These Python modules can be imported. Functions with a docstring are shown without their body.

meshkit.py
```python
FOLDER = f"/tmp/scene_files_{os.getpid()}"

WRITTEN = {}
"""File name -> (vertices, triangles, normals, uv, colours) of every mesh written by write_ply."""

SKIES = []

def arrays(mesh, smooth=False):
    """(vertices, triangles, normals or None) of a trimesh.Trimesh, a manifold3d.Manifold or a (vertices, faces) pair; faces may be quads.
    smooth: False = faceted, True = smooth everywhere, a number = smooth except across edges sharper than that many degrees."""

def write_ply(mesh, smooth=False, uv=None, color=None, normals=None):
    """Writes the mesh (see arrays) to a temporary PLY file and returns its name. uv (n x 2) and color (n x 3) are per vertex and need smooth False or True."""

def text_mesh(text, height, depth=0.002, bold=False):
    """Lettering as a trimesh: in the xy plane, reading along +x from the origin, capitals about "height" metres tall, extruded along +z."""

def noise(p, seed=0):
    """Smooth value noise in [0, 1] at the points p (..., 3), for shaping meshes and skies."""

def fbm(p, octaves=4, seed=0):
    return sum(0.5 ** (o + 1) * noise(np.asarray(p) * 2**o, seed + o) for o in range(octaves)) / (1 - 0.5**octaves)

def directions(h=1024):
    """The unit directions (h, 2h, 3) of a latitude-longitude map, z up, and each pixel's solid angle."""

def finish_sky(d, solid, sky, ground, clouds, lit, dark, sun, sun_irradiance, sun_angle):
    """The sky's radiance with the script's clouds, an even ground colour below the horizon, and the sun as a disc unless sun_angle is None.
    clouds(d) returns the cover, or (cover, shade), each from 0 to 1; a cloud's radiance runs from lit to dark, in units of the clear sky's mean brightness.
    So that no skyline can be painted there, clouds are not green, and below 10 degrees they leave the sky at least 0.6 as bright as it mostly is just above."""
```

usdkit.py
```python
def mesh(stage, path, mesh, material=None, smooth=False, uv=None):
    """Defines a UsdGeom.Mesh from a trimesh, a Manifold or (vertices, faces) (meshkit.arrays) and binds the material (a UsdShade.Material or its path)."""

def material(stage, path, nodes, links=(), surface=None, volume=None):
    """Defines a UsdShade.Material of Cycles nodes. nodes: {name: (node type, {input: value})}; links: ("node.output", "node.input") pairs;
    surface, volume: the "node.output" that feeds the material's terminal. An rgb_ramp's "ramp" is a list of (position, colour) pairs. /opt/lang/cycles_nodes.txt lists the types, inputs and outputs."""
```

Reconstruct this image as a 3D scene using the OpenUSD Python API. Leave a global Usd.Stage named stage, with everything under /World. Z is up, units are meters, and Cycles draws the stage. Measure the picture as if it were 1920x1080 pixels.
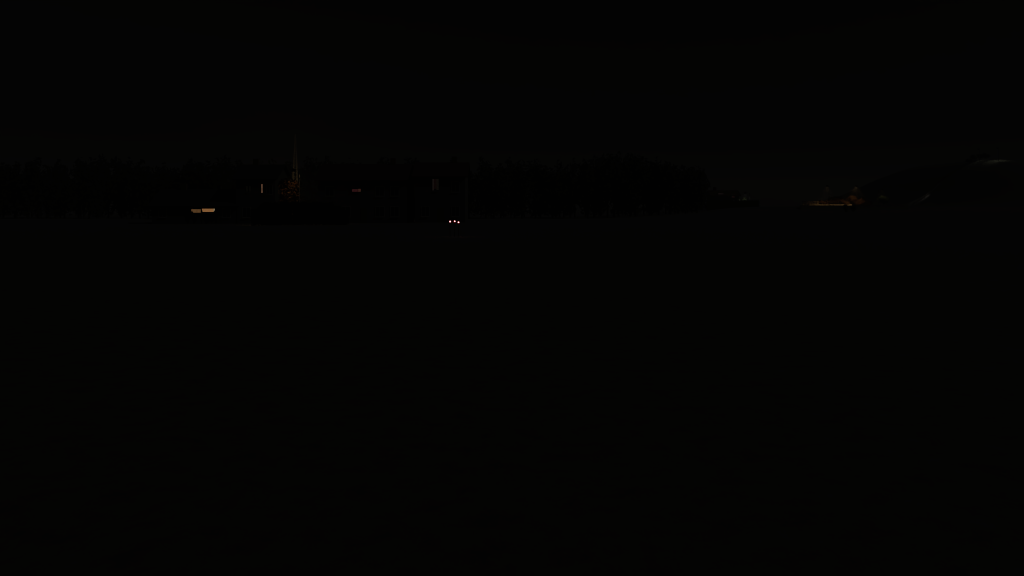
import math, random
import numpy as np
import usdkit
from meshkit import fbm
from pxr import Gf, Usd, UsdGeom, UsdLux, UsdShade

stage = Usd.Stage.CreateInMemory()
UsdGeom.SetStageUpAxis(stage, UsdGeom.Tokens.z)
UsdGeom.SetStageMetersPerUnit(stage, 1.0)
UsdGeom.Xform.Define(stage, '/World')
UsdGeom.Scope.Define(stage, '/World/Looks')

# ------------------------------------------------------------------ camera, sky, moon, exposure
F, EYE, VH = 1663.0, 1.7, 395.0          # focal length in photo pixels, eye height, horizon row
cam = UsdGeom.Camera.Define(stage, '/World/camera')
cam.CreateHorizontalApertureAttr(36.0)
cam.CreateVerticalApertureAttr(36.0 * 9 / 16)
cam.CreateFocalLengthAttr(36.0 * F / 1920)
cam.CreateVerticalApertureOffsetAttr(-36.0 * (540 - VH) / 1920)
cam.CreateClippingRangeAttr(Gf.Vec2f(0.1, 20000))
cam.AddTranslateOp().Set(Gf.Vec3d(0, 0, EYE))
cam.AddRotateXOp().Set(90.0)
cam.CreateExposureAttr(0.0)

MOON_AZ, MOON_EL = math.radians(108), math.radians(40)     # to the right and a little behind the camera
SKY, MOON = 0.00020, 0.0056
usdkit.material(stage, '/World/Looks/sky_look', {
    's': ('sky_texture', {'sky_type': 'single_scattering', 'sun_disc': False, 'sun_elevation': MOON_EL, 'sun_rotation': MOON_AZ,
                          'air_density': 1.0, 'aerosol_density': 3.0, 'ozone_density': 1.0}),
    'h': ('hsv', {'saturation': 0.12, 'value': 1.0, 'fac': 1.0, 'hue': 0.5}),
    't': ('mix_color', {'blend_type': 'multiply', 'fac': 1.0, 'b': (1.0, 0.985, 0.93)}),
    'b': ('background_shader', {'strength': SKY})},
    [('s.color', 'h.color'), ('h.color', 't.a'), ('t.result', 'b.color')], surface='b.background')
dome = UsdLux.DomeLight.Define(stage, '/World/sky')
UsdShade.MaterialBindingAPI.Apply(dome.GetPrim()).Bind(UsdShade.Material.Get(stage, '/World/Looks/sky_look'))
dome.GetPrim().SetCustomDataByKey('kind', 'structure')
moon = UsdLux.DistantLight.Define(stage, '/World/moon')
moon.CreateNormalizeAttr(True)
moon.CreateIntensityAttr(MOON)
moon.CreateAngleAttr(0.5)
moon.CreateColorAttr(Gf.Vec3f(1.0, 0.97, 0.9))
moon.AddRotateZOp().Set(-math.degrees(MOON_AZ))
moon.AddRotateXOp().Set(-(90 - math.degrees(MOON_EL)))

# ------------------------------------------------------------------ materials
def mat(name, c1, c2=None, scale=6.0, rough=0.8, bump=0.0, detail=5.0, metallic=0.0):
    c2 = c2 or tuple(0.7 * x for x in c1)
    nodes = {'x': ('texture_coordinate', {}), 'n': ('noise_texture', {'scale': scale, 'detail': detail, 'roughness': 0.6}),
             'r': ('rgb_ramp', {'ramp': [(0.32, c2), (0.68, c1)]}), 'p': ('principled_bsdf', {'roughness': rough, 'metallic': metallic, 'specular_ior_level': 0.25})}
    links = [('x.object', 'n.vector'), ('n.fac', 'r.fac'), ('r.color', 'p.base_color')]
    if bump:
        nodes['b'] = ('bump', {'strength': bump, 'distance': 0.02})
        links += [('n.fac', 'b.height'), ('b.normal', 'p.normal')]
    return usdkit.material(stage, '/World/Looks/' + name, nodes, links, surface='p.BSDF')

def leafmat(name, c1, c2):
    return usdkit.material(stage, '/World/Looks/' + name, {
        'g': ('geometry', {}), 'r': ('rgb_ramp', {'ramp': [(0.0, c1), (1.0, c2)]}),
        'd': ('principled_bsdf', {'roughness': 0.6, 'specular_ior_level': 0.3}), 't': ('translucent_bsdf', {}), 'm': ('mix_closure', {'fac': 0.3})},
        [('g.random_per_island', 'r.fac'), ('r.color', 'd.base_color'), ('r.color', 't.color'), ('d.BSDF', 'm.closure1'), ('t.BSDF', 'm.closure2')], surface='m.closure')

def glow(name, color, strength=1.0, vary=0.25, scale=3.0):
    """a surface that gives off light itself (lit blind, sign panel, bulb), a little uneven"""
    nodes = {'x': ('texture_coordinate', {}), 'n': ('noise_texture', {'scale': scale, 'detail': 3.0}),
             'r': ('rgb_ramp', {'ramp': [(0.25, tuple(c * (1 - vary) for c in color)), (0.75, tuple(c * (1 + vary) for c in color))]}),
             'e': ('emission', {'strength': strength})}
    return usdkit.material(stage, '/World/Looks/' + name, nodes, [('x.object', 'n.vector'), ('n.fac', 'r.fac'), ('r.color', 'e.color')], surface='e.emission')

def srgb(*c):
    return tuple((x / 255 / 12.92) if x <= 10 else ((x / 255 + 0.055) / 1.055) ** 2.4 for x in c)

M = {
    'ground': mat('meadow_ground', (0.215, 0.212, 0.208), (0.185, 0.182, 0.18), 4.0, 0.95, 0.5, 8.0),
    'asphalt': mat('asphalt', (0.12, 0.115, 0.105), (0.08, 0.078, 0.072), 9, 0.9, 0.3),
    'plaster': mat('grey_plaster', (0.20, 0.19, 0.175), (0.15, 0.143, 0.13), 2.0, 0.9, 0.15),
    'render_dark': mat('dark_render', (0.20, 0.18, 0.16), (0.14, 0.13, 0.12), 2.0, 0.9, 0.15),
    'roof': mat('slate_roof', (0.10, 0.095, 0.095), (0.065, 0.062, 0.062), 5, 0.85, 0.4),
    'tile_roof': mat('clay_roof', (0.15, 0.085, 0.06), (0.10, 0.06, 0.045), 5, 0.9, 0.4),
    'brick': mat('chimney_brick', (0.22, 0.12, 0.085), (0.15, 0.085, 0.06), 9, 0.9, 0.4),
    'timber': mat('weathered_timber', (0.16, 0.13, 0.10), (0.09, 0.075, 0.06), 7, 0.85, 0.3),
    'white': mat('worn_white_paint', (0.45, 0.44, 0.41), (0.34, 0.33, 0.31), 5, 0.6),
    'steel': mat('galvanised_steel', (0.42, 0.42, 0.41), (0.32, 0.32, 0.31), 6, 0.6, 0.1),
    'paint_dark': mat('dark_paint', (0.05, 0.05, 0.05), (0.035, 0.035, 0.035), 6, 0.6),
    'stone': mat('pale_stone', (0.42, 0.40, 0.36), (0.26, 0.25, 0.22), 2.5, 0.9, 0.6),
    'dim_stone': mat('brown_stone', (0.26, 0.23, 0.175), (0.18, 0.16, 0.12), 2.5, 0.9, 0.6),
    'bark': mat('bark', (0.12, 0.09, 0.065), (0.06, 0.045, 0.035), 9, 0.95, 0.7),
    'leaf': leafmat('green_leaves', (0.035, 0.055, 0.018), (0.085, 0.11, 0.035)),
    'leaf_dark': leafmat('dark_leaves', (0.06, 0.07, 0.045), (0.105, 0.115, 0.075)),
    'leaf_rust': leafmat('russet_leaves', (0.095, 0.05, 0.025), (0.085, 0.075, 0.035)),
    'pane_dark': usdkit.material(stage, '/World/Looks/dark_pane', {'p': ('principled_bsdf', {'base_color': (0.012, 0.013, 0.014), 'roughness': 0.08})}, [], surface='p.BSDF'),
}

# ------------------------------------------------------------------ helpers
rng = random.Random(7)
used = {}

def numbered(parent, name):
    k = used.get((parent, name), 0)
    used[(parent, name)] = k + 1
    return f'{parent}/{name}' if k == 0 else f'{parent}/{name}_{k:03d}'

def tag(p, label=None, cat=None, group=None, kind=None):
    p = p.GetPrim() if hasattr(p, 'GetPrim') else p
    for k, v in (('label', label), ('category', cat), ('group', group), ('kind', kind)):
        if v:
            p.SetCustomDataByKey(k, v)
    return p

def thing(name, label, cat, loc=(0, 0, 0), rz=0.0, group=None, kind=None):
    x = UsdGeom.Xform.Define(stage, numbered('/World', name))
    x.AddTranslateOp().Set(Gf.Vec3d(*map(float, loc)))
    if rz:
        x.AddRotateZOp().Set(float(rz))
    return tag(x, label, cat, group, kind)

class MB:
    """collects boxes, tubes and loose polygons into one mesh"""
    def __init__(self):
        self.v, self.f, self.n = [], [], 0
    def add(self, v, f):
        v, f = np.asarray(v, float), np.asarray(f, int)
        if f.shape[1] == 4:
            f = np.vstack([f[:, [0, 1, 2]], f[:, [0, 2, 3]]])
        self.v.append(v); self.f.append(f + self.n); self.n += len(v)
        return self
    def box(self, x0, x1, y0, y1, z0, z1):
        v = [(x, y, z) for z in (z0, z1) for x, y in ((x0, y0), (x1, y0), (x1, y1), (x0, y1))]
        return self.add(v, [(0, 3, 2, 1), (4, 5, 6, 7), (0, 1, 5, 4), (1, 2, 6, 5), (2, 3, 7, 6), (3, 0, 4, 7)])
    def tube(self, pts, radii, sides=7):
        p = np.asarray(pts, float)
        t = np.gradient(p, axis=0); t /= np.linalg.norm(t, axis=1, keepdims=True) + 1e-9
        a = np.cross(t, np.where(np.abs(t[:, 2:]) < 0.9, [0, 0, 1.0], [1.0, 0, 0])); a /= np.linalg.norm(a, axis=1, keepdims=True) + 1e-9
        b, ang = np.cross(t, a), np.arange(sides) * 2 * np.pi / sides
        r = np.broadcast_to(np.asarray(radii, float), (len(p),))[:, None, None]
        v = (p[:, None] + r * (np.cos(ang)[None, :, None] * a[:, None] + np.sin(ang)[None, :, None] * b[:, None])).reshape(-1, 3)
        n, q = len(p), []
        for i in range(n - 1):
            for j in range(sides):
                q.append((i * sides + j, i * sides + (j + 1) % sides, (i + 1) * sides + (j + 1) % sides, (i + 1) * sides + j))
        tris = [x for a_, b_, c_, d_ in q for x in ((a_, b_, c_), (a_, c_, d_))]
        v = np.vstack([v, p[:1], p[-1:]])
        c0, c1 = n * sides, n * sides + 1
        for j in range(sides):
            tris.append((c0, (j + 1) % sides, j)); tris.append((c1, (n - 1) * sides + j, (n - 1) * sides + (j + 1) % sides))
        return self.add(v, tris)
    def prism(self, poly, y0, y1):
        """outline in (x, z), extruded along y (convex outline)"""
        n = len(poly)
        v = [(x, y0, z) for x, z in poly] + [(x, y1, z) for x, z in poly]
        f = [(0, i, i + 1) for i in range(1, n - 1)] + [(n, n + i + 1, n + i) for i in range(1, n - 1)]
        for i in range(n):
            j = (i + 1) % n
            f += [(i, i + n, j + n), (i, j + n, j)]
        return self.add(v, f)
    def sphere(self, c, r, rings=8):
        th = np.linspace(0, np.pi, rings + 1); ph = np.arange(2 * rings) * np.pi / rings
        v = np.array([(math.sin(a) * math.cos(b), math.sin(a) * math.sin(b), math.cos(a)) for a in th for b in ph]) * r + np.asarray(c)
        m, f = 2 * rings, []
        for i in range(rings):
            for j in range(m):
                f.append((i * m + j, (i + 1) * m + j, (i + 1) * m + (j + 1) % m, i * m + (j + 1) % m))
        return self.add(v, f)
    def leaves(self, nr, n, lobes, size):
        """n leaf-shaped faces scattered through the lobes (centre, radii), thicker towards the outside"""
        w = np.array([r[0] * r[1] * r[2] for _, r in lobes]) ** 0.7
        k = nr.choice(len(lobes), n, p=w / w.sum())
        c = np.array([l[0] for l in lobes], float)[k]; r = np.array([l[1] for l in lobes], float)[k]
        d = nr.normal(size=(n, 3)); d /= np.linalg.norm(d, axis=1, keepdims=True)
        p = c + d * r * (nr.random((n, 1)) ** 0.45)
        a = nr.normal(size=(n, 3)); a /= np.linalg.norm(a, axis=1, keepdims=True)
        b = np.cross(a, nr.normal(size=(n, 3))); b /= np.linalg.norm(b, axis=1, keepdims=True)
        s = size * (0.6 + 0.8 * nr.random((n, 1)))
        v = np.stack([p - a * s, p + b * s * 0.45, p + a * s, p - b * s * 0.45], 1).reshape(-1, 3)
        i = np.arange(n)[:, None] * 4
        return self.add(v, np.vstack([i + [0, 1, 2], i + [0, 2, 3]]))
    def build(self, name, m, parent=None, smooth=False):
        path = numbered(str(parent.GetPath()) if parent else '/World', name)
        return usdkit.mesh(stage, path, (np.vstack(self.v), np.vstack(self.f)), m, smooth=smooth).GetPrim()

def S(t):
    t = np.clip(t, 0, 1)
    return t * t * (3 - 2 * t)

def land(x, y):
    """height of the ground: flat meadow, a terrace rising on the right, a hill behind it"""
    x, y = np.asarray(x, float), np.asarray(y, float)
    z = 1.4 * S((y - 120) / 60) * S((x - 15) / 35) + 1.2 * S((y - 196.2) / 1.6) * S((x - 40) / 15)
    hill = 17.0 * S((x - 131) / 32) * S((y - 215) / 95) * (1 - 0.9 * S((y - 345) / 120))
    bumps = (fbm(np.stack([x / 23, y / 23, 0 * x], -1), 3, 3) - 0.5) * 0.5 * S((np.hypot(x, y - 20) - 12) / 40) * (1 - S((x - 55) / 10) * S((y - 185) / 8) * (1 - S((y - 212) / 10)))
    return z + hill + bumps

def at(u, v, d):
    """the point at distance d that the photograph shows at column u, row v"""
    return ((u - 960) / F * d, d, EYE + (VH - v) / F * d)

def ux(u, d):
    return (u - 960) / F * d

def vz(v, d):
    return EYE + (VH - v) / F * d

# ------------------------------------------------------------------ the ground
gx = np.unique(np.concatenate([[-6000, -3000, -1500, -900, -600, -450], np.arange(-320, 321, 4.0), [450, 600, 900, 1500, 3000, 6000]]))
gy = np.unique(np.concatenate([[-3000, -800, -300, -150, -80], np.arange(-40, 190, 5.0), np.arange(190, 212, 0.8), np.arange(212, 480, 5.0), [520, 600, 800, 1200, 2000, 4000, 9000]]))
X, Y = np.meshgrid(gx, gy)
Z = land(X, Y)
i, j = np.meshgrid(np.arange(len(gy) - 1), np.arange(len(gx) - 1), indexing='ij')
w_ = len(gx)
q = np.stack([i * w_ + j, i * w_ + j + 1, (i + 1) * w_ + j + 1, (i + 1) * w_ + j], -1).reshape(-1, 4)
tag(MB().add(np.stack([X, Y, Z], -1).reshape(-1, 3), q).build('ground', M['ground'], smooth=True), kind='structure')

# ------------------------------------------------------------------ builders of large structure
def window(parent, x, z, w, h, y, lit=None, dark=M['pane_dark']):
    """a window on a wall that faces -y: frame (> pane, sill, bar)"""
    t = 0.07
    fr = MB().box(x - w / 2 - t, x - w / 2, y - 0.05, y + 0.03, z - t, z + h + t).box(x + w / 2, x + w / 2 + t, y - 0.05, y + 0.03, z - t, z + h + t)
    fr.box(x - w / 2, x + w / 2, y - 0.05, y + 0.03, z - t, z).box(x - w / 2, x + w / 2, y - 0.05, y + 0.03, z + h, z + h + t)
    win = fr.build('window', M['white' if not lit else 'paint_dark'], parent)
    MB().box(x - w / 2 - 0.12, x + w / 2 + 0.12, y - 0.14, y - 0.055, z - t - 0.06, z - t).build('sill', M['stone'], win)
    if lit is None:
        MB().box(x - w / 2, x + w / 2, y - 0.02, y - 0.01, z, z + h).build('pane', dark, win)
        MB().box(x - 0.02, x + 0.02, y - 0.045, y - 0.021, z, z + h).build('bar', M['white'], win)
    return win

def house(name, label, u0, u1, d, eave, ridge, depth, wall, roof, windows=(), door=None, chimney=0.7, group=None, cut=()):
    """a house whose front faces the camera side; (u0, u1) its columns, eave and ridge heights in metres. Local x is 0 at its middle, y 0 at its front."""
    x0, x1 = ux(u0, d), ux(u1, d)
    w = x1 - x0
    base = min(float(land((x0 + x1) / 2, d)), float(land((x0 + x1) / 2, d + depth)))
    t = thing(name, label, 'house', ((x0 + x1) / 2, d, base), group=group)
    h = w / 2
    e, r = eave - base, ridge - base
    m = MB().box(-h, h, 0, depth, -0.3, e)
    for sx in (-h, h - 0.2):                                    # gables at both ends
        v = [(sx + k, yy, zz) for k in (0, 0.2) for yy, zz in ((0.02, e + 0.001), (depth - 0.02, e + 0.001), (depth / 2, r - 0.08))]
        m.add(v, [(0, 2, 1), (3, 4, 5), (0, 1, 4), (0, 4, 3), (1, 2, 5), (1, 5, 4), (2, 0, 3), (2, 3, 5)])
    m.build('wall', wall, t)
    o, th = 0.4, 0.16
    slope = (r - e) / (depth / 2)
    rf = MB()
    for s in (0, 1):
        prof = [(-o, e - slope * o), (depth / 2, r), (depth / 2, r + th), (-o, e - slope * o + th)]
        if s:
            prof = [(depth - a, b) for a, b in prof]
        v = [(sx, a, b) for sx in (-h - o, h + o) for a, b in prof]
        rf.add(v, [(0, 1, 2, 3), (7, 6, 5, 4), (0, 4, 5, 1), (1, 5, 6, 2), (2, 6, 7, 3), (3, 7, 4, 0)])
    ro = rf.build('roof', roof, t)
    if chimney:
        cx = (chimney - 0.5) * w
        ch = MB().box(cx - 0.35, cx + 0.35, depth / 2 - 0.3, depth / 2 + 0.3, r - 0.2, r + 0.95).build('chimney', M['brick'], ro)
    MB().tube([(-h - o, -o - 0.05, e - slope * o + 0.03), (h + o, -o - 0.05, e - slope * o + 0.03)], 0.055, 8).build('gutter', M['paint_dark'], t)
    for x, z, ww, hh in windows:
        window(t, x, z, ww, hh, -0.005)
    if door is not None:
        dr = MB().box(door - 0.45, door + 0.45, -0.04, -0.003, 0.0, 2.05).build('door', M['timber'], t)
        MB().sphere((door + 0.36, -0.075, 1.0), 0.035, 5).build('handle', M['steel'], dr)
    return t, (x0 + x1) / 2, base, e

def tree(name, label, cat, loc, height, crown_r, crown_z, leafs, m, seed, trunk_r=0.16, group=None, size=0.16, lobes=9, flat=0.8, square=False):
    nr = np.random.default_rng(seed)
    t = thing(name, label, cat, loc, group=group)
    lb, br = [], MB()
    ztop = height - crown_z
    cz = crown_z + ztop * 0.5
    br.tube([(0, 0, -0.2), (0.04 * height * nr.normal() * 0.3, 0, crown_z * 0.6), (0.05 * nr.normal(), 0.05 * nr.normal(), cz + ztop * 0.25)], [trunk_r * 1.3, trunk_r * 0.9, trunk_r * 0.3], 8)
    for k in range(lobes):
        a = 2 * math.pi * (k + nr.random() * 0.7) / lobes
        rr = crown_r * (0.35 + 0.4 * nr.random())
        c = (math.cos(a) * rr, math.sin(a) * rr, crown_z + ztop * (0.22 + 0.58 * nr.random()))
        s = 0.35 + 0.2 * nr.random()
        lb.append((c, (crown_r * s, crown_r * s, ztop * s * flat * 0.8)))
        br.tube([(0, 0, crown_z * 0.7), (c[0] * 0.5, c[1] * 0.5, (crown_z * 0.7 + c[2]) / 2 + 0.1), c], [trunk_r * 0.5, trunk_r * 0.32, trunk_r * 0.12], 5)
    lb.append(((0, 0, height - ztop * 0.3), (crown_r * 0.5, crown_r * 0.5, ztop * 0.3)))
    if square:
        lb = [((cx * crown_r * 0.68 + nr.normal() * 0.05, cy * crown_r * 0.5, crown_z + ztop * cz_), (crown_r * 0.4, crown_r * 0.45, ztop * 0.17)) for cx in (-1, -0.33, 0.33, 1) for cy in (-1, 1) for cz_ in (0.14, 0.36, 0.58, 0.8 + 0.05 * nr.random())]
    br.build('trunk', M['bark'], t, smooth=40)
    MB().leaves(nr, leafs, lb, size).build('crown', m, t)
    return t

def shrub(label, loc, w, h, leafs, m, seed, group=None, size=0.1, cat='shrub', name='shrub'):
    nr = np.random.default_rng(seed)
    t = thing(name, label, cat, loc, group=group)
    st, lb = MB(), []
    for k in range(7):
        a = 2 * math.pi * (k + nr.random()) / 7
        c = (math.cos(a) * w * 0.28 * (0.4 + nr.random()), math.sin(a) * w * 0.28, h * (0.35 + 0.4 * nr.random()))
        lb.append((c, (w * 0.27, w * 0.27, h * 0.27)))
        st.tube([(c[0] * 0.15, c[1] * 0.15, -0.1), (c[0] * 0.6, c[1] * 0.6, c[2] * 0.5), c], [0.035, 0.025, 0.01], 5)
    st.build('stem', M['bark'], t)
    MB().leaves(nr, leafs, lb, size).build('foliage', m, t)
    return t

def spot(parent, name, loc, target, color, power, cone=None, radius=0.08):
    """the light of a lamp, placed in that lamp's head"""
    l = UsdLux.DiskLight.Define(stage, numbered(str(parent.GetPath()), name))
    l.CreateRadiusAttr(radius); l.CreateNormalizeAttr(True); l.CreateIntensityAttr(power); l.CreateColorAttr(Gf.Vec3f(*color))
    d = Gf.Vec3d(*[b - a for a, b in zip(loc, target)]).GetNormalized()
    rot = Gf.Rotation(Gf.Vec3d(0, 0, -1), d)
    m = Gf.Matrix4d().SetRotate(rot); m.SetTranslateOnly(Gf.Vec3d(*loc))
    l.AddTransformOp().Set(m)
    if cone:
        sh = UsdLux.ShapingAPI.Apply(l.GetPrim()); sh.CreateShapingConeAngleAttr(cone); sh.CreateShapingConeSoftnessAttr(0.4)
    return l

def street_lamp(label, loc, h, arm, color, power, group=None, aim=(0, 0), cone=None, post='paint_dark'):
    """post, arm and a hooded head that throws its light downwards only"""
    t = thing('street_lamp', label, 'street lamp', loc, group=group)
    MB().tube([(0, 0, -0.1), (0, 0, 0.6), (0, 0, h)], [0.075, 0.06, 0.04], 10).build('post', M[post], t, smooth=40)
    MB().tube([(0, 0, h - 0.1), (arm[0] * 0.4, arm[1] * 0.4, h + 0.12), (arm[0], arm[1], h + 0.15)], 0.025, 8).build('arm', M['steel'], t, smooth=40)
    ax, ay = arm
    hd = MB().box(ax - 0.2, ax + 0.2, ay - 0.2, ay + 0.2, h + 0.12, h + 0.2)
    for x0, x1, y0, y1 in ((-0.2, 0.2, 0.17, 0.2), (-0.2, -0.17, -0.17, 0.17), (0.17, 0.2, -0.17, 0.17)):
        hd.box(ax + x0, ax + x1, ay + y0, ay + y1, h - 0.12, h + 0.12)
    hd.box(ax - 0.2, ax + 0.2, ay - 0.2, ay - 0.17, h - 0.19, h + 0.12)            # the hood hangs lower on the meadow side
    hd.build('lamp_head', M['paint_dark'], t)
    spot(t, 'lamp_light', (ax, ay, h + 0.07), (ax + aim[0], ay + aim[1], h - 3), color, power, cone=cone, radius=0.1)
    return t

SODIUM = (1.0, 0.60, 0.25)

# ------------------------------------------------------------------ houses along the far side of the meadow
D = 120.0
# bungalow with the wide lit window
t, cx, base, e = house('bungalow', 'low dark bungalow with a wide low amber-lit window, farthest left of the houses', 285, 445, D, 2.45, 4.5, 8.0, M['render_dark'], M['roof'],
                       [(-4.3, 0.95, 1.0, 1.1), (4.3, 0.95, 1.0, 1.1)], door=3.3, chimney=0.25)
L = lambda u: ux(u, D) - cx
z0, z1 = vz(398.7, D) - base, vz(391.5, D) - base
wx0, wx1 = L(358.5), L(403.3)
fr = MB().box(wx0 - 0.08, wx0, -0.05, 0.0, z0 - 0.08, z1 + 0.08).box(wx1, wx1 + 0.08, -0.05, 0.0, z0 - 0.08, z1 + 0.08)
fr.box(wx0, wx1, -0.05, 0.0, z1, z1 + 0.08).box(wx0, wx1, -0.05, 0.0, z0 - 0.08, z0)
win = fr.build('window', M['paint_dark'], t)
tag(win, 'wide low window glowing amber')
MB().box(wx0 - 0.15, wx1 + 0.15, -0.16, -0.055, z0 - 0.14, z0 - 0.08).build('sill', M['stone'], win)
amber = glow('amber_blind', srgb(134, 92, 54), 1.0, 0.10, 1.6)
dim_amber = glow('dim_amber_blind', srgb(88, 62, 36), 1.0, 0.22, 2.5)
pale = glow('pale_reveal', srgb(132, 120, 92), 1.0, 0.08, 2.5)
p = MB().box(L(378.8), L(400.6), -0.02, -0.006, z0 + 0.1, z1).build('blind', amber, win); tag(p, 'brighter right-hand blind')
p = MB().box(wx0, L(376.7), -0.02, -0.006, z0, z1 - 0.07).build('blind', dim_amber, win); tag(p, 'dimmer left-hand blind')
MB().box(L(400.7), wx1, -0.02, -0.006, z0 + 0.15, z1).build('reveal', pale, win)
MB().box(L(376.75), L(378.75), -0.055, -0.004, z0, z1).build('mullion', M['timber'], win)
for k, (u, v, w, h) in enumerate([(352, 388.5, 0.9, 0), (363.5, 394.3, 0.75, 0), (378, 394.0, 0.3, 0), (387, 397.6, 1.1, 0), (397, 397.3, 0.8, 0), (405, 392.6, 0.6, 0)]):
    zt = vz(v, D - 1.2)
    x = ux(u, D - 1.2)
    g = float(land(x, D - 1.2))
    lab = ['dark shrub left of the wide amber window', 'dark shrub covering the lower left corner of the amber window', 'slim dark shrub below the mullion of the amber window',
           'dark shrub under the brighter part of the amber window', 'dark shrub second from right under the amber window', 'dark shrub at the lower right corner of the amber window'][k]
    shrub(lab, (x, D - 1.2, g), w, (zt - g), 1500, M['leaf_dark'], 40 + k, 'shrubs below the amber window', 0.07)

# two-storey house with the narrow lit slit
t, cx, base, e = house('tall_house', 'tall narrow dark house with one thin upright slit of orange light', 442, 516, D, 6.1, 8.0, 8.0, M['plaster'], M['roof'],
                       [(-1.2, 0.9, 1.0, 1.3), (1.5, 0.9, 1.0, 1.3), (1.9, 4.0, 0.7, 1.2)], door=0.2, chimney=0.3)
L = lambda u: ux(u, D) - cx
z0, z1 = vz(361.6, D) - base, vz(345.0, D) - base
w1 = window(t, L(491.2) + 0.35, z0 - 0.05, 0.9, z1 - z0 + 0.1, -0.005, lit=True)
tag(w1, 'upstairs window whose curtain leaves a thin slit of orange light')
MB().box(L(491.2) - 0.085, L(491.2) + 0.085, -0.02, -0.008, z0, z1).build('lit_gap', glow('orange_gap', srgb(90, 65, 48), 1.0, 0.2, 2.0), w1)
cu = MB()
for k in range(9):
    xa = L(491.2) + 0.087 + k * 0.079
    cu.box(xa, xa + 0.076, -0.035 if k % 2 else -0.022, -0.008, z0, z1)
cu.build('curtain', M['paint_dark'], w1)
w2 = window(t, L(466.0), vz(359, D) - base, 0.5, 0.75, -0.005, lit=True)
faint = glow('faint_gap', srgb(13, 12, 7), 1.0, 0.2, 2.0)
zz0, zz1 = vz(359, D) - base, vz(359, D) - base + 0.75
for u in (463.2, 468.8):
    MB().box(L(u) - 0.04, L(u) + 0.04, -0.02, -0.008, zz0, zz1).build('lit_gap', faint, w2)
MB().box(L(463.2) + 0.042, L(468.8) - 0.042, -0.03, -0.008, zz0, zz1).build('blind', M['paint_dark'], w2)

# long house that carries the red sign
t, cx, base, e = house('long_house', 'long dark two-storey house carrying the small red lit sign', 596, 762, D, 5.9, 8.1, 9.0, M['render_dark'], M['tile_roof'],
                       [(-4.4, 0.9, 1.1, 1.3), (-2.2, 0.9, 1.1, 1.3), (2.4, 0.9, 1.1, 1.3), (4.4, 0.9, 1.1, 1.3), (-4.4, 3.7, 1.1, 1.2), (2.4, 3.7, 1.1, 1.2), (4.4, 3.7, 1.1, 1.2)], door=0.3, chimney=0.8)
s = thing('lit_sign', 'small dim red lit sign on the front of the long dark house', 'sign', at(668.3, 357.0, D - 0.16))
MB().box(-0.70, 0.66, 0.0, 0.14, -0.26, 0.26).build('sign_box', M['paint_dark'], s)
p = MB().box(-0.60, 0.18, -0.012, -0.001, -0.19, 0.17).build('lit_panel', glow('red_panel', srgb(42, 17, 18), 1.0, 0.35, 7.0), s); tag(p, 'darker red left panel')
p = MB().box(0.235, 0.585, -0.012, -0.001, -0.19, 0.21).build('lit_panel', glow('orange_red_panel', srgb(48, 26, 20), 1.0, 0.25, 7.0), s); tag(p, 'brighter orange-red right panel')

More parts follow.
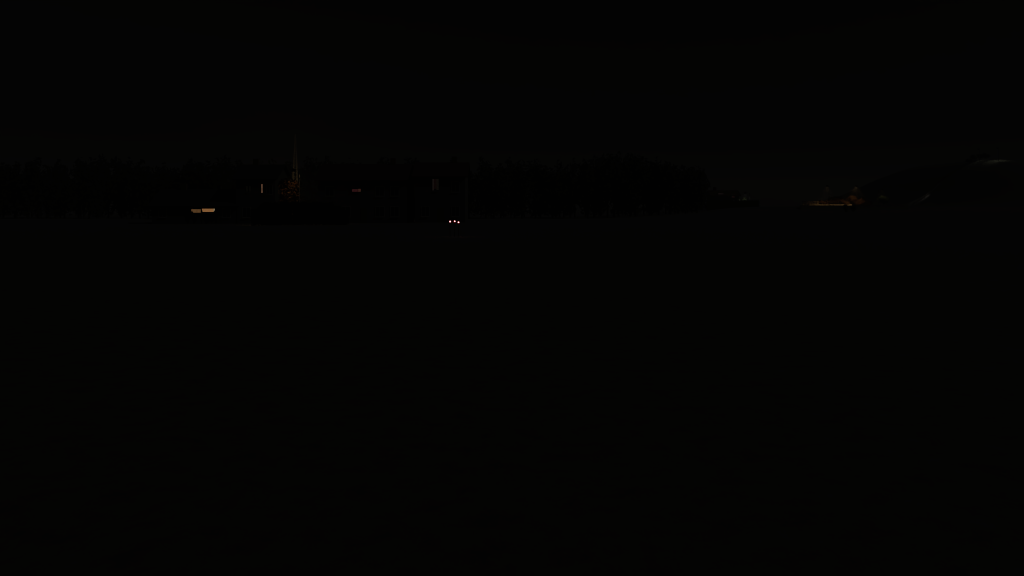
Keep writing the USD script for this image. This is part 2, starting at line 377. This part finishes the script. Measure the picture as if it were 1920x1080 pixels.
# house with the faintly lit curtained window
t, cx, base, e = house('gabled_house', 'dark two-storey house with a dim reddish curtained upstairs window', 778, 872, D, 6.4, 8.3, 8.0, M['plaster'], M['tile_roof'],
                       [(-2.0, 0.9, 1.0, 1.3), (2.1, 0.9, 1.0, 1.3), (2.1, 4.2, 1.0, 1.3)], door=0.2, chimney=0.75)
L = lambda u: ux(u, D) - cx
z0, z1 = vz(357.0, D) - base, vz(335.5, D) - base
w1 = window(t, L(816.8), z0, ux(822.6, D) - ux(811, D), z1 - z0, -0.005, lit=True)
tag(w1, 'tall window with dim reddish curtains')
MB().box(L(811.0), L(813.1), -0.02, -0.008, z0, z1).build('lit_gap', glow('pale_gap', srgb(23, 19, 17), 1.0, 0.15, 2.0), w1)
cu, x = MB(), L(813.1) + 0.002
while x < L(818.2):
    cu.box(x, x + 0.055, -0.035, -0.008, z0 + 0.2, z1); x += 0.075
cu.build('curtain', glow('red_curtain', srgb(15, 7, 6), 1.0, 0.3, 5.0), w1)
MB().box(L(818.4), L(822.6), -0.02, -0.008, z0 + 0.05, z1).build('curtain', glow('tan_curtain', srgb(13, 11, 8), 1.0, 0.3, 5.0), w1)

# ------------------------------------------------------------------ lattice mast behind the houses
MD = 168.0
mx, my, _ = at(553.8, 327, MD)
mz = float(land(mx, MD))
top = vz(252.0, MD) - mz
mast = thing('lattice_mast', 'slender tapering lattice mast faintly lit from below, rising above the houses', 'mast', (mx, MD, mz))
half = lambda z: 0.055 + (top - z) * 0.0385
for sx, sy in ((-1, -1), (1, -1), (1, 1), (-1, 1)):
    MB().tube([(sx * half(z), sy * half(z), z) for z in np.linspace(-0.1, top, 8)], np.linspace(0.095, 0.06, 8), 8).build('leg', M['steel'], mast, smooth=40)
lv, z = [0.2], 0.2
while z < top - 0.5:
    z += max(0.45, 2.2 * half(z)); lv.append(min(z, top))
for za, zb in zip(lv[:-1], lv[1:]):
    a, b = half(za), half(zb)
    for (s0, t0), (s1, t1) in (((-1, -1), (1, -1)), ((1, -1), (1, 1)), ((1, 1), (-1, 1)), ((-1, 1), (-1, -1))):
        br = MB().tube([(s0 * a, t0 * a, za), (s1 * b, t1 * b, zb)], 0.018, 5)
        br.tube([(s0 * b, t0 * b, zb), (s1 * b, t1 * b, zb)], 0.018, 5)
        br.build('brace', M['steel'], mast)
MB().tube([(0, 0, top - 0.4), (0, 0, top + 0.5)], [0.03, 0.012], 6).build('tip', M['steel'], mast)
fl = thing('floodlight', 'small floodlight on the ground in front of the lattice mast, aimed up at it', 'floodlight', (mx - 2.2, MD - 4.5, float(land(mx - 2.2, MD - 4.5))))
MB().box(-0.03, 0.03, -0.03, 0.03, -0.1, 0.45).build('stand', M['steel'], fl)
MB().box(-0.2, 0.2, -0.16, 0.16, 0.45, 0.6).build('housing', M['paint_dark'], fl)
MAST_P = spot(fl, 'lamp_light', (0, 0, 0.64), (2.2, 4.5, 15.5), (1.0, 0.64, 0.24), 22.0, cone=16, radius=0.1)

# ------------------------------------------------------------------ russet tree lit by a street lamp, hedge before it
tx, td, _ = at(543.5, 360, 111.0)
tree('russet_tree', 'small russet-leaved tree under sodium light, below the lattice mast', 'tree', (tx, td, float(land(tx, td))), 5.75, 1.2, 1.7, 3000, M['leaf_rust'], 11, 0.12, size=0.18, square=True)
lx, ld, _ = at(561.8, 340, 108.6)
street_lamp('street lamp with a hooded head at the right of the russet tree', (lx, ld, float(land(lx, ld))), 6.7, (-0.8, 0.3), SODIUM, 8.0, cone=40, post='steel', aim=(0.2, 1.1))
nr = np.random.default_rng(5)
hx0, hx1 = ux(470, 104), ux(652, 104)
hg = thing('hedge', 'tall dark clipped hedge in front of the russet tree', 'hedge', ((hx0 + hx1) / 2, 104, float(land((hx0 + hx1) / 2, 104))))
hh = vz(378.5, 104) - float(land((hx0 + hx1) / 2, 104))
core = MB()
for x in np.arange(-(hx1 - hx0) / 2 + 0.5, (hx1 - hx0) / 2 - 0.5, 0.9):
    core.tube([(x, 0, -0.1), (x + nr.uniform(-.1, .1), 0, hh * 0.5), (x + nr.uniform(-.2, .2), 0, hh - 0.5)], [0.06, 0.045, 0.02], 6)
core.build('stem', M['bark'], hg)
lb = []
for x in np.arange(-(hx1 - hx0) / 2 + 0.3, (hx1 - hx0) / 2, 0.42):
    e_ = min(1.0, 0.55 + 0.45 * ((hx1 - hx0) / 2 - abs(x)) / 1.2)
    top_ = (hh - 0.22) * e_ + nr.uniform(-0.16, 0.1)
    lb += [((x, nr.uniform(-.1, .1), z), (0.42, 0.45, 0.42)) for z in np.arange(0.3, top_, 0.42)]
MB().leaves(nr, 22000, lb, 0.10).build('foliage', M['leaf_dark'], hg)

# ------------------------------------------------------------------ dark wood behind the houses
nr = np.random.default_rng(21)
wood = MB()
for u in np.concatenate([np.arange(-160, 1150, 19.0), np.arange(1150, 1320, 15.0)]):
    for row in range(2):
        uu = u + nr.uniform(-9, 9)
        d = nr.uniform(178, 200) if row == 0 else nr.uniform(206, 240)
        if abs(uu - 554) < 26 and d < 180:
            d += 12
        v = 303 + nr.uniform(-7, 16)
        if uu > 1090:
            v = np.interp(uu, [1090, 1140, 1220, 1330], [302, 286, 299, 318]) + nr.uniform(-2, 6)
        x, zt = ux(uu, d), vz(v, d)
        g = float(land(x, d)); h = zt - g
        r = nr.uniform(1.9, 2.9)
        wood.tube([(x, d, g - 0.2), (x, d, g + h * 0.75)], [0.22, 0.06], 5)
        lb = [((x + nr.uniform(-.6, .6) * r, d + nr.uniform(-.6, .6) * r, g + h * k), (r * s, r * s, h * 0.17)) for k, s in ((0.2, .8), (0.38, 1.0), (0.52, 1.0), (0.66, .9), (0.78, .7), (0.88, .42))]
        wood.leaves(nr, 620, lb, 0.5)
tag(wood.build('wood', M['leaf_dark']), 'dark mass of trees making the skyline behind the houses', 'trees', kind='stuff')

# ------------------------------------------------------------------ three small lamps on the meadow
bulb = glow('lamp_bulb', (1.0, 0.86, 0.87), 1.9, 0.0)
globe = usdkit.material(stage, '/World/Looks/red_globe', {
    't': ('transparent_bsdf', {'color': (1.0, 0.72, 0.74)}), 'e': ('emission', {'color': (1.0, 0.06, 0.07), 'strength': 0.12}), 'm': ('add_closure', {})},
    [('t.BSDF', 'm.closure1'), ('e.emission', 'm.closure2')], surface='m.closure')
for u, v, lab in ((844.0, 415.4, 'leftmost of the three small glowing red-and-white lamps'), (852.5, 415.0, 'middle one of the three small glowing red-and-white lamps'), (859.7, 416.9, 'rightmost and lowest of the three small glowing red-and-white lamps')):
    x, y, z = at(u, v, 60.0)
    g = float(land(x, y))
    t = thing('garden_lamp', lab, 'lamp', (x, y, g), group='three small lamps on the dark meadow')
    h = z - g
    MB().tube([(0, 0, -0.1), (0, 0, h - 0.09)], [0.02, 0.016], 8).build('post', M['paint_dark'], t, smooth=40)
    MB().tube([(0, 0, h - 0.1), (0, 0, h - 0.075)], [0.03, 0.045], 10).build('socket', M['paint_dark'], t)
    MB().sphere((0, 0, h), 0.046, 8).build('bulb', bulb, t, smooth=True)
    MB().sphere((0, 0, h), 0.078, 10).build('globe', globe, t, smooth=True)
    MB().tube([(0, 0, h + 0.076), (0, 0, h + 0.1)], [0.03, 0.01], 8).build('cap', M['paint_dark'], t)

# ------------------------------------------------------------------ terrace road on the right with lit wall, shrubs and fence
rx0, rx1 = 70.0, 76.0
tag(MB().box(rx0 - 6, rx1 + 12, 198.0, 204.4, 2.2, 2.62).build('road', M['asphalt']), kind='structure')
rw = thing('retaining_wall', 'long dark retaining wall holding up the terrace road on the right', 'wall', (0, 196.9, 0))
nrw = np.random.default_rng(3)
for k, x in enumerate(np.arange(rx0 - 6, rx1 + 12, 2.0)):
    MB().box(x, x + 1.985, nrw.uniform(-0.01, 0.01), 0.45, 0.6, 2.80 + nrw.uniform(-0.01, 0.01)).build('stone_block', M['stone'], rw)
    MB().box(x, x + 1.985, -0.04, 0.5, 2.812, 2.88 + nrw.uniform(-0.01, 0.01)).build('coping', M['stone'], rw)
lw = thing('low_wall', 'low stone wall lit amber along the far side of the terrace road', 'wall', (0, 204.7, 0))
for x in np.arange(ux(1517, 204.7), ux(1592, 204.7), 1.1):
    MB().box(x, x + 1.09, 0, 0.3, 2.5, 3.18 + nrw.uniform(-0.015, 0.015)).build('stone_block', M['dim_stone'], lw)
fe = thing('picket_fence', 'faintly lit upright picket fence at the left end of the amber low wall', 'fence', (0, 204.85, 0))
x = ux(1506, 204.85)
while x < ux(1536, 204.85):
    MB().box(x, x + 0.12, 0.35, 0.39, 2.6, vz(377.5, 204.85) + nrw.uniform(-0.04, 0.04)).build('picket', M['timber'], fe); x += 0.33
for zz in (3.25, 3.75):
    MB().box(ux(1505, 204.85), ux(1537, 204.85), 0.391, 0.43, zz, zz + 0.09).build('rail', M['timber'], fe)
lab = ['loose russet shrub behind the low wall, next to the picket fence', 'russet shrub behind the middle of the low wall', 'taller russet shrub behind the right half of the low wall',
       'bright amber shrub at the right end of the low wall', 'brightest rounded amber shrub right of the low wall', 'amber shrub with dark gaps, third from the right end', 'pale thin shrub standing up behind the amber shrubs', 'low dim russet shrub at the right end of the lit row']
for k, (u, vt, w, d, n, mm) in enumerate([(1541, 373, 1.3, 206.0, 900, 'leaf_rust'), (1554, 374, 1.5, 206.3, 900, 'leaf_rust'), (1567, 367, 2.1, 206.6, 1500, 'leaf_rust'), (1584, 371, 1.8, 205.9, 1500, 'leaf_rust'),
                                        (1596, 366, 1.9, 206.0, 1600, 'leaf_rust'), (1610, 370, 1.7, 205.8, 1500, 'leaf_rust'), (1619, 367, 1.2, 208.5, 700, 'leaf'), (1628, 376, 1.5, 207.0, 800, 'leaf_rust')]):
    x = ux(u, d); g = float(land(x, d))
    shrub(lab[k], (x, d, g), w * 1.45, vz(vt, d) - g, int(n * 2.0), M[mm], 60 + k, 'lit shrubs behind the terrace road', 0.14)
for k, (u, vt, w) in enumerate([(1586, 381.5, 1.0), (1600, 383.5, 1.3)]):
    x = ux(u, 195.5); g = float(land(x, 195.5))
    shrub(['dark shrub hiding the right end of the amber low wall', 'dark shrub before the retaining wall, under the brightest amber shrub'][k], (x, 195.5, g), w, vz(vt, 195.5) - g, 1200, M['leaf_dark'], 80 + k, 'dark shrubs before the retaining wall', 0.1)
for k, (u, p) in enumerate([(1550, 28.0), (1604, 48.0)]):
    x = ux(u, 203.0)
    street_lamp(['left of two hooded street lamps on the terrace road', 'right of two hooded street lamps on the terrace road'][k], (x, 201.5, 2.62), 4.7, (0, 1.1), SODIUM, p, 'street lamps on the terrace road', aim=(0, 1.0))

# ------------------------------------------------------------------ cottage left of the terrace
CD = 222.0
t, cx, base, e = house('cottage', 'small far cottage with one dim red window, left of the terrace road', 1334, 1386, CD, vz(366.5, CD), vz(357.5, CD), 5.0, M['plaster'], M['tile_roof'], [(-1.8, 0.9, 0.9, 1.0)], door=-0.2, chimney=0.2)
L = lambda u: ux(u, CD) - cx
w1 = window(t, L(1374.5), vz(367.8, CD) - base - 0.35, 0.75, 0.75, -0.005, lit=True)
tag(w1, 'dim red lit window')
MB().box(L(1374.5) - 0.13, L(1374.5) + 0.37, -0.02, -0.008, vz(367.8, CD) - base - 0.3, vz(367.8, CD) - base + 0.38).build('pane', glow('dim_red_pane', srgb(24, 9, 9), 1.0, 0.3, 6), w1)
MB().box(L(1374.5) - 0.36, L(1374.5) - 0.14, -0.02, -0.008, vz(367.8, CD) - base - 0.3, vz(367.8, CD) - base + 0.38).build('pane', glow('dim_grey_pane', srgb(18, 16, 13), 1.0, 0.3, 6), w1)
w2 = window(t, L(1351.5), vz(364.5, CD) - base, 1.35, 0.3, -0.005, lit=True)
MB().box(L(1351.5) - 0.66, L(1351.5) + 0.66, -0.02, -0.008, vz(364.5, CD) - base, vz(364.5, CD) - base + 0.3).build('pane', glow('dim_plum_pane', srgb(17, 12, 12), 1.0, 0.3, 6), w2)
for k, (u, vt, w) in enumerate([(1387.5, 369.5, 0.9), (1395.5, 368.3, 1.2)]):
    x = ux(u, 216); g = float(land(x, 216))
    shrub(['smaller pale shrub right of the cottage', 'larger pale shrub right of the cottage'][k], (x, 216, g), w, vz(vt, 216) - g, 800, M['leaf'], 90 + k, 'pale shrubs beside the cottage', 0.11)
x = ux(1393, 215)
street_lamp('low hooded lamp over the pale shrubs beside the cottage', (ux(1405, 214.6), 214.6, float(land(ux(1405, 214.6), 214.6))), 3.4, (-0.9, 0.3), (1.0, 0.86, 0.88), 13.0, aim=(-0.4, 0.8))
nr = np.random.default_rng(9)
hg = thing('hedge', 'dark hedge in front of the cottage and the pale shrubs', 'hedge', (0, 211, 0))
lb = []
for u in np.arange(1326, 1424, 3.0):
    xx = ux(u, 211); g = float(land(xx, 211)); tt = vz(374.2, 211)
    for z in np.arange(g + 0.2, tt - 0.15, 0.4):
        lb.append(((xx, 0, z), (0.4, 0.4, 0.36)))
MB().box(ux(1327, 211), ux(1422, 211), -0.2, 0.2, 1.0, vz(376.5, 211)).build('branch_core', M['bark'], hg)
MB().leaves(nr, 12000, lb, 0.09).build('foliage', M['leaf_dark'], hg)

# ------------------------------------------------------------------ hillside on the right
fw = thing('field_wall', 'pale field wall of loose stones climbing the dark hillside', 'wall', (0, 0, 0))
for k in range(26):
    a = k / 25
    u = 1712 + 48 * a
    d = 300 + 4 * a
    x = ux(u, d); g = float(land(x, d))
    MB().box(x, x + 0.34, d, d + 0.4, g - 0.4, g + 0.75 + nrw.uniform(-0.12, 0.12)).build('stone_block', M['stone'], fw)
x, d = ux(1657, 232), 232.0
g = float(land(x, d))
tree('leafy_tree', 'dim small leafy tree standing right of the amber shrubs', 'tree', (x, d, g), vz(367.5, d) - g, 1.5, 1.0, 1600, M['leaf'], 31, 0.1, size=0.14)
street_lamp('hooded lamp beside the dim leafy tree', (x - 1.7, d - 0.6, g), vz(366, d) - g + 1.4, (0.9, -0.4), (1.0, 0.74, 0.42), 6.0, aim=(0.4, 0.3))
HD = 304.0
for k, (u, w, h, n) in enumerate([(1818, 2.0, 1.9, 900), (1826, 2.2, 2.4, 1100), (1837, 2.0, 2.0, 900), (1849, 2.4, 2.3, 1200)]):
    x = ux(u, HD); g = float(land(x, HD))
    shrub(['leftmost grey-green bush on the hilltop', 'tall grey-green bush second from left on the hilltop', 'grey-green bush third from left on the hilltop', 'wide grey-green bush beside the lit hilltop grass'][k], (x, HD, g), w, h, n, M['leaf'], 100 + k, 'bushes on the hilltop', 0.16)
for k, (u, p) in enumerate([(1836, 1.1), (1872, 3.6)]):
    hd = 301 if k == 0 else 294
    x = ux(u, hd); g = float(land(x, hd))
    street_lamp(['left of two hooded lamps on the hilltop, before the bushes', 'right of two hooded lamps on the hilltop, over the lit grass'][k], (x, hd, g), 4.2, (0, 0.6), (0.95, 1.0, 0.66), p, 'hooded lamps on the hilltop', aim=(0, 1.5 if k == 0 else 0.3), cone=52)
x = ux(1733, 301); g = float(land(x, 301))
street_lamp('hooded lamp beside the pale field wall on the hillside', (x, 301, g), 3.2, (0, 0.8), (1.0, 0.92, 0.82), 1.7, aim=(0, 1.0), cone=56)

# ------------------------------------------------------------------ night air
HAZE = 0.001
air = usdkit.material(stage, '/World/Looks/night_air', {'v': ('principled_volume', {'color': (0.9, 0.9, 0.88), 'density': HAZE})}, [], volume='v.volume')
tag(MB().box(-700, 700, -60, 1400, -6, 45).build('haze', air), kind='stuff')
